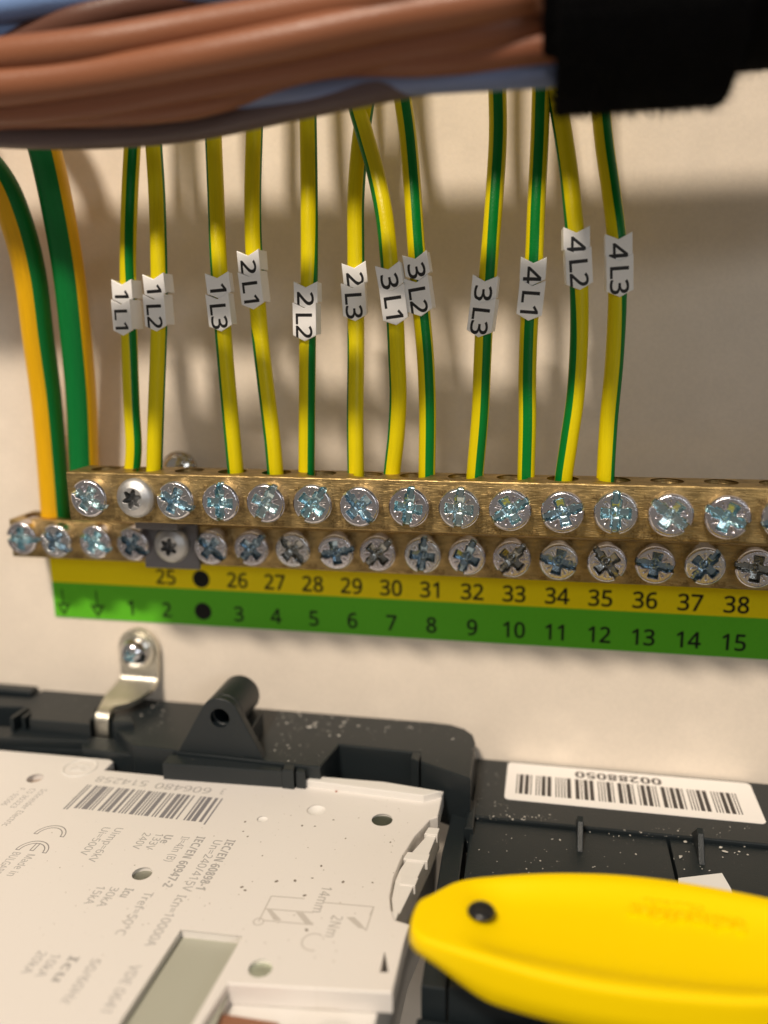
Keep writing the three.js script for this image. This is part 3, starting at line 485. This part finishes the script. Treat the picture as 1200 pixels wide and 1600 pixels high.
// ---------------------------------------------------------------- white circuit breaker lying on its side
const YB = -81.5;
{
  const t = thing('circuit_breaker', 'white circuit breaker with grey print and a barcode on its upward side', 'circuit breaker', V(-60, YB, 50));
  const loc = (g) => { g.translate(60, -YB, -50); return g; };
  const hole = (px, py, r) => { const p = onY(px, py, YB); return [p.x, p.z, r]; };
  const holes = { brown: hole(55, 1216, 1.75), rivet1: hole(222, 1365, 1.75), rivet2: hole(407, 1513, 1.8), screw: hole(597, 1281, 2.0), dimple1: hole(494, 1266, 1.85), dimple2: hole(410, 1280, 1.15), pin: hole(320, 1415, 0.3) };
  const arc = planY(YB, [[684, 1276], [672, 1280], [648, 1306], [628, 1338], [615, 1370], [609, 1400], [611, 1420], [617, 1437]]);
  const outer = [...planY(YB, [[-160, 1158], [172, 1186.5], [177, 1190], [163, 1203], [455, 1231], [470, 1227], [480, 1213], [693, 1236]]), ...arc, ...planY(YB, [[640, 1444], [632, 1470], [613, 1551], [356, 1537], [314, 1603], [258, 1690], [-200, 1690]])];
  const win = planY(YB, [[281, 1451], [382, 1462], [303, 1600], [280, 1640], [160, 1640], [188, 1592]]);
  const tri = planY(YB, [[601, 1484], [611, 1521], [590, 1521]]);
  const hs = [...Object.values(holes).map(([x, z, r]) => circ(x, z, r, 36)), win, tri];
  const g = prism(outer, YB, 3.2, 0.22, hs, 3);
  // print
  const ux0 = -110, uz0 = 14, UW = 96, UH = 72, S = 21;
  const tex = canvasTex(UW * S, UH * S, (c, w, h) => {
    c.fillStyle = '#e2ddd8'; c.fillRect(0, 0, w, h);
    for (let i = 0; i < 5000; i++) { c.fillStyle = rnd() < 0.5 ? 'rgba(255,250,240,0.06)' : 'rgba(70,60,50,0.03)'; const q = 1 + 5 * rnd(); c.fillRect(rnd() * w, rnd() * h, q, q); }
    const xy = (px, py) => { const p = onY(px, py, YB); return [(p.x - ux0) * S, (p.z - uz0) * S]; };
    const ink = '#a6a3a1';
    const run = (s, a, b, hmm, bold, rot = Math.PI / 2, col = ink) => { const p = xy(...a), q = xy(...b), len = Math.hypot(q[0] - p[0], q[1] - p[1]); c.save(); c.translate(...p); c.rotate(rot ?? 0); c.font = `${bold ? 'bold ' : ''}${hmm * S}px sans-serif`; c.textAlign = 'left'; c.textBaseline = 'middle'; c.scale(len / c.measureText(s).width, 1); c.fillStyle = col; c.fillText(s, 0, 0); c.restore(); };
    // barcode: bars along the depth, digits upside down behind it
    const A = xy(137, 1226), B = xy(351, 1248), z1 = xy(110, 1262)[1]; c.fillStyle = '#7e7c80';
    const bits = '1010001101011110101000110101110011001010100111010101011100101001110110110010000101101110011001001110101'.slice(0, 95);
    const mod = (B[0] - A[0]) / 95; for (let i = 0; i < 95; i++) if (bits[i] === '1') c.fillRect(A[0] + i * mod, (A[1] + B[1]) / 2, mod * 1.02, z1 - (A[1] + B[1]) / 2 + (i < 3 || i > 91 ? 0.6 * S : 0));
    run('3', [352, 1237], [345, 1236], 2.4, false, Math.PI); run('606480', [331, 1236], [243, 1226], 2.5, false, Math.PI); run('514258', [232, 1225], [149, 1217], 2.5, false, Math.PI);
    run('IEC/EN 60898-1', [362, 1312], [318, 1392], 2.1, true); run('Un=240/415V', [342, 1312], [289, 1392], 2.0); run('Icn=10000A', [285, 1398], [230, 1478], 2.0);
    run('IEC/EN 60947-2', [315, 1307], [257, 1386], 2.1, true); run('Ii=4In (B)', [291, 1307], [259, 1346], 1.9); run('Ue', [265, 1304], [253, 1318], 2.0, true); run('133V', [251, 1302], [231, 1327], 1.9); run('240V', [231, 1301], [209, 1326], 1.9);
    run('Uimp=6kV', [188, 1293], [139, 1346], 1.9); run('Ui=500V', [168, 1292], [125, 1335], 1.9);
    run('Tref=50°C', [234, 1394], [177, 1460], 1.9); run('Icu', [203, 1388], [188, 1402], 2, true); run('30kA', [181, 1386], [153, 1416], 1.9); run('15kA', [160, 1384], [133, 1412], 1.9);
    run('Schneider Electric', [70, 1233], [0, 1290], 1.7); run('CS 30323', [53, 1232], [15, 1262], 1.6); run('F - 92506', [36, 1231], [0, 1258], 1.6);
    run('Made in', [50, 1334], [8, 1368], 1.9); run('BULGARIA', [28, 1331], [-20, 1368], 1.9);
    run('50/60Hz', [152, 1498], [90, 1566], 1.9); run('Icu', [118, 1493], [77, 1534], 2, true); run('10kA', [90, 1490], [55, 1525], 1.9); run('20kA', [68, 1486], [33, 1520], 1.9); run('VDE 0641', [213, 1508], [150, 1582], 2);
    run('14mm', [512, 1385], [482, 1424], 2.2, false, undefined, '#a9a4a0'); run('2Nm', [528, 1430], [508, 1464], 2.2, false, undefined, '#b0aba6');
    // CE mark drawn as outlines, turned a quarter
    c.strokeStyle = '#7d7a79'; c.lineWidth = 0.16 * S;
    const ce = (px, py, e) => { const [x, y] = xy(px, py); c.save(); c.translate(x, y); c.rotate(Math.PI / 2); const r = 2.7 * S, r2 = 2.1 * S; c.beginPath(); c.arc(0, 0, r, Math.PI * 0.5, Math.PI * 1.5); c.lineTo(0, -r2); c.arc(0, 0, r2, Math.PI * 1.5, Math.PI * 0.5, true); c.closePath(); c.stroke(); if (e) { c.strokeRect(-r2, -0.3 * S, r2 * 0.9, 0.6 * S); } c.restore(); };
    ce(76, 1305, false); ce(48, 1330, true);
    // faint terminal diagram
    c.strokeStyle = '#bdb7b0'; c.lineWidth = 0.2 * S; const ln = (...p) => { c.beginPath(); p.forEach((q, i) => { const [x, y] = xy(...q); i ? c.lineTo(x, y) : c.moveTo(x, y); }); c.stroke(); };
    ln([424, 1400], [476, 1404]); ln([506, 1410], [584, 1417], [572, 1454]); ln([424, 1400], [404, 1440]); ln([415, 1420], [490, 1426]); ln([412, 1438], [490, 1445]); ln([560, 1440], [572, 1454]); ln([584, 1417], [578, 1430]);
    c.fillStyle = '#c2bcb5'; const fl = (...p) => { c.beginPath(); p.forEach((q, i) => { const [x, y] = xy(...q); i ? c.lineTo(x, y) : c.moveTo(x, y); }); c.fill(); };
    fl([416, 1420], [424, 1421], [440, 1438], [428, 1438]); fl([462, 1425], [474, 1426], [490, 1445], [478, 1445]); fl([541, 1433], [554, 1433], [572, 1452], [560, 1450]);
    const [ax, ay] = xy(490, 1472); c.beginPath(); c.arc(ax, ay, 1.6 * S, 1.2, 5.2); c.stroke(); const [bx, by] = xy(404, 1440); c.beginPath(); c.arc(bx, by, 0.7 * S, 0, 7); c.stroke();
    // specks of dirt that lie on it
    for (const [px, py, r] of [[432, 1377, 0.32], [461, 1376, 0.3], [476, 1399, 0.3], [479, 1453, 0.3], [472, 1290, 0.25], [492, 1291, 0.2], [536, 1378, 0.3], [502, 1353, 0.25], [488, 1372, 0.2], [378, 1386, 0.28], [383, 1391, 0.25], [387, 1307, 0.2], [380, 1299, 0.18], [610, 1316, 0.2], [410, 1337, 0.16], [383, 1284, 0.25], [540, 1310, 0.18], [582, 1379, 0.2], [521, 1281, 0.2]]) { const [x, y] = xy(px, py); c.fillStyle = 'rgba(95,84,72,0.8)'; c.beginPath(); c.ellipse(x, y, r * S, r * S * 0.7, rnd() * 3, 0, 7); c.fill(); }
    for (let i = 0; i < 160; i++) { const [x, y] = xy(rr(60, 640), rr(1225, 1520)); c.fillStyle = 'rgba(110,98,85,0.45)'; c.beginPath(); c.arc(x, y, rr(0.03, 0.13) * S, 0, 7); c.fill(); }
    const [rx, ry] = xy(525, 1234); c.fillStyle = '#9d5a48'; c.fillRect(rx, ry, 0.4 * S, 0.8 * S);
  });
  planarUV(g, (x) => (x - ux0) / UW, (x, y, z) => 1 - (z - uz0) / UH);
  const printMat = new THREE.MeshPhysicalMaterial({ map: tex, roughness: 0.48, bumpMap: null });
  mesh('side_cover', loc(g), printMat, t);
  // body below the cover
  const low = [[-118, 21.5], [-18.2, 20.5], [-17.4, 30], [-19.4, 45], [-19.4, 95], [-118, 95]];
  mesh('body', loc(prism(low, YB - 3.3, 16, 0.3)), whiteMat, t);
  const disc = (name, [x, z, r], d, mat, label, dome = 0) => { const pts = []; for (let i = 0; i <= 8; i++) pts.push(new THREE.Vector2((r + 0.04) * i / 8, dome * (1 - (i / 8) ** 2))); const q = new THREE.LatheGeometry(pts.reverse(), 36); q.translate(x, YB - d, z); planarUV(q, (a) => a, (a, b, e) => e); return mesh(name, loc(q), mat, t, label); };
  const tan = new THREE.MeshPhysicalMaterial({ color: L(0.5, 0.4, 0.33), roughness: 0.5, bumpMap: grainFine([1 / 4, 1 / 4]), bumpScale: 0.0001 });
  const rivetMat = new THREE.MeshPhysicalMaterial({ color: L(0.5, 0.5, 0.42), metalness: 1, roughness: 0.45, bumpMap: grainFine([1 / 4, 1 / 4]), bumpScale: 0.0003 });
  disc('hole_floor', holes.brown, 1.3, tan); disc('rivet', holes.rivet1, 0.75, rivetMat, undefined, 0.25); disc('rivet', holes.rivet2, 0.7, new THREE.MeshPhysicalMaterial({ color: L(0.62, 0.66, 0.55), metalness: 0.8, roughness: 0.5 }), undefined, 0.2);
  disc('rivet', holes.screw, 0.5, new THREE.MeshPhysicalMaterial({ color: L(0.22, 0.24, 0.18), metalness: 0.8, roughness: 0.42, bumpMap: grainFine([1 / 3, 1 / 3]), bumpScale: 0.0006 }), 'dark green tinted rivet', 0.25);
  disc('dimple', holes.dimple1, 0.05, whiteMat, undefined, -0.75); disc('dimple', holes.dimple2, 0.05, whiteMat, undefined, -0.45); disc('hole_floor', holes.pin, 2.2, blackMat);
  // grey window floor, raised rim, logo disc
  const wf = planY(YB, [[276, 1445], [390, 1456], [330, 1600], [300, 1650], [150, 1650], [180, 1590]]);
  mesh('window_floor', loc(prism(wf, YB - 1.35, 0.6, 0.05)), new THREE.MeshPhysicalMaterial({ color: L(0.40, 0.40, 0.33), roughness: 0.55 }), t, 'grey green floor of the oblong recess');
  mesh('rim', loc(prism(planY(YB + 1.3, [[477, 1211], [600, 1221], [690, 1236], [662, 1243], [478, 1219]]), YB + 1.3, 1.6, 0.2)), whiteMat, t);
  { const p = onY(125, 1200, YB), ring = new THREE.TorusGeometry(3.1, 0.16, 8, 48); ring.rotateX(Math.PI / 2); ring.translate(p.x, YB + 0.02, p.z); const bits = [ring];
    for (const [dx, dz, l, a] of [[-1.4, 0.2, 1.9, 1.2], [-0.5, 0.1, 2.2, 1.0], [0.5, -0.1, 2.0, 1.3], [1.4, 0.1, 1.8, 0.9], [0, 0.9, 2.4, 0.1], [0.2, -0.9, 2.2, -0.1]]) { const b = new RoundedBoxGeometry(l, 0.24, 0.34, 2, 0.1); b.rotateY(a); b.translate(p.x + dx, YB + 0.02, p.z + dz); bits.push(b); }
    mesh('moulded_mark', loc(soup(bits)), whiteMat, t); }
  // lower steps beside the curved wall
  const yS = YB - 1.1;
  const side = [[-16.6, 28.9], [-17.3, 36], [-18.6, 45.2], [-19.6, 52], [-20, 57], [-21.9, 55.5], [-22.6, 51], [-22, 44], [-20, 36], [-17.6, 29]];
  mesh('side_pocket', loc(prism(side, yS, 4, 0.15)), whiteMat, t);
  for (const [a, y] of [[[[-18.4, 29.4], [-16.5, 29.4], [-16.6, 31.4], [-18.8, 31.4]], 0.35], [[[-20.8, 36.6], [-17.1, 36.6], [-17.2, 38.6], [-21.3, 38.6]], 0.3], [[[-20.6, 42.6], [-18, 42.6], [-18.2, 44.6], [-20.6, 44.6]], 0.2], [[[-22.3, 51.6], [-19.4, 51.6], [-19.9, 57.6], [-21.8, 57.6]], 0.9]]) mesh('step', loc(prism(a, yS + y, 1.6, 0.15)), whiteMat, t);
  // terminal pocket at the near end
  mesh('terminal', loc((() => { const q = onY(385, 1594, YB - 2.2); return box(q.x - 4.4, q.x + 4.2, YB - 4.4, YB - 2.2, q.z - 0.6, q.z + 10, 0.4); })()), new THREE.MeshPhysicalMaterial({ color: L(0.42, 0.2, 0.12), metalness: 0.6, roughness: 0.5 }), t, 'brown terminal in the near pocket');
  const cap = new THREE.CylinderGeometry(3.2, 3.3, 2.2, 40); { const q = onY(525, 1615, YB - 1.3); cap.translate(q.x, YB - 2.4, q.z + 1); }; mesh('cap', loc(cap), whiteMat, t);
}

// ---------------------------------------------------------------- yellow cover
{
  const YT = -70;
  const t = thing('yellow_cover', 'bright yellow lozenge shaped plastic cover with a black rivet', 'cover', V(0, YT - 5, 68));
  const up = [[641, 1446], [646, 1420], [655, 1405], [672, 1397], [690, 1387], [708, 1378], [730, 1372], [770, 1367], [820, 1363], [880, 1361], [960, 1363], [1040, 1371], [1120, 1384], [1200, 1400], [1300, 1425], [1400, 1462]];
  const dn = [[1440, 1500], [1400, 1534], [1300, 1556], [1200, 1566], [1080, 1560], [950, 1545], [850, 1525], [770, 1503], [715, 1486], [690, 1478], [668, 1470], [652, 1462]];
  let pts = planY(YT, [...up, ...dn]).map(([x, z]) => V(x, 0, z));
  const curve = new THREE.CatmullRomCurve3(pts, true, 'centripetal'); const n = 160, O = Array.from({ length: n }, (_, i) => curve.getPointAt(i / n));
  const a0 = V(-9.5, 0, 63.5), a1 = V(36, 0, 66), ax = a1.clone().sub(a0), al = ax.length(); ax.normalize();
  const axis = (p) => a0.clone().addScaledVector(ax, Math.min(al, Math.max(0, p.clone().sub(a0).dot(ax))));
  const prof = [[0, -1.0], [0.25, -0.98], [0.45, -0.9], [0.6, -0.72], [0.72, -0.38], [0.8, -0.12], [0.86, -0.02], [0.93, 0], [0.965, -0.08], [0.985, -0.28], [0.997, -0.6], [1.003, -1.2], [1.012, -3], [1.02, -5.4], [0.9, -5.4]].map(([q, h]) => [q, h]);
  const P = [], I = []; for (const [s, h] of prof) for (const o of O) { const a = axis(o), endFade = 1 - ss(0, 7, a0.x + 4 - o.x); const p = a.clone().lerp(o, s); const thin = 0.42 + 0.58 * ss(-14, -4, p.x); P.push(p.x, h > -1.05 && s < 0.9 ? 1.5 * h * endFade * ss(-11, -3, p.x) : h < -1.1 ? h * thin : h, p.z); }
  for (let i = 0; i < prof.length - 1; i++) for (let j = 0; j < n; j++) { const k = (j + 1) % n; I.push(i * n + j, (i + 1) * n + j, (i + 1) * n + k, i * n + j, (i + 1) * n + k, i * n + k); }
  const g = new THREE.BufferGeometry(); g.setAttribute('position', new THREE.Float32BufferAttribute(P, 3)); g.setIndex(I); g.computeVertexNormals(); planarUV(g, (x) => x, (x, y, z) => z);
  g.translate(0, 5, -68);
  const yel = new THREE.MeshPhysicalMaterial({ color: L(0.93, 0.66, 0.0), specularIntensity: 0.25, roughness: 0.45, bumpMap: grainFine([1 / 6, 1 / 6]), bumpScale: 0.00003, side: THREE.DoubleSide });
  mesh('shell', g, yel, t);
  const rp = onY(752, 1424, YT); const rv = new THREE.SphereGeometry(1.75, 36, 18, 0, Math.PI * 2, 0, Math.PI / 2); rv.scale(1, 0.5, 1); rv.translate(rp.x, 4.95, rp.z - 68); mesh('rivet', rv, new THREE.MeshPhysicalMaterial({ color: L(0.01, 0.01, 0.011), roughness: 0.3 }), t, 'black rivet');
  const font = await new FontLoader().loadAsync('fonts/droid/droid_sans_bold.typeface.json');
  for (const [s, px, py, size] of [['Schneider', 1165, 1443, 2.1], ['Electric', 1100, 1417, 1.55]]) {
    const tg = new TextGeometry(s, { font, size, depth: 0.85, bevelEnabled: true, bevelThickness: 0.12, bevelSize: 0.06, bevelSegments: 2, curveSegments: 4 });
    tg.rotateX(-Math.PI / 2); tg.rotateY(Math.PI - 0.04); const p = onY(px, py, YT - 1.4); tg.translate(p.x, 3.36, p.z - 68);
    mesh('raised_lettering', tg, yel, t);
  }
}

// ---------------------------------------------------------------- millimetres to metres
const done = new Set();
scene.updateMatrixWorld(true);
for (const o of scene.children) {
  if (o.userData.metres) { delete o.userData.metres; continue; }
  o.traverse((c) => { c.position.multiplyScalar(MM); if (c.isMesh) { c.castShadow = c.receiveShadow = true; if (!done.has(c.geometry)) { done.add(c.geometry); c.geometry.scale(MM, MM, MM); } } });
}
scene.add(camera);
renderer.render(scene, camera);
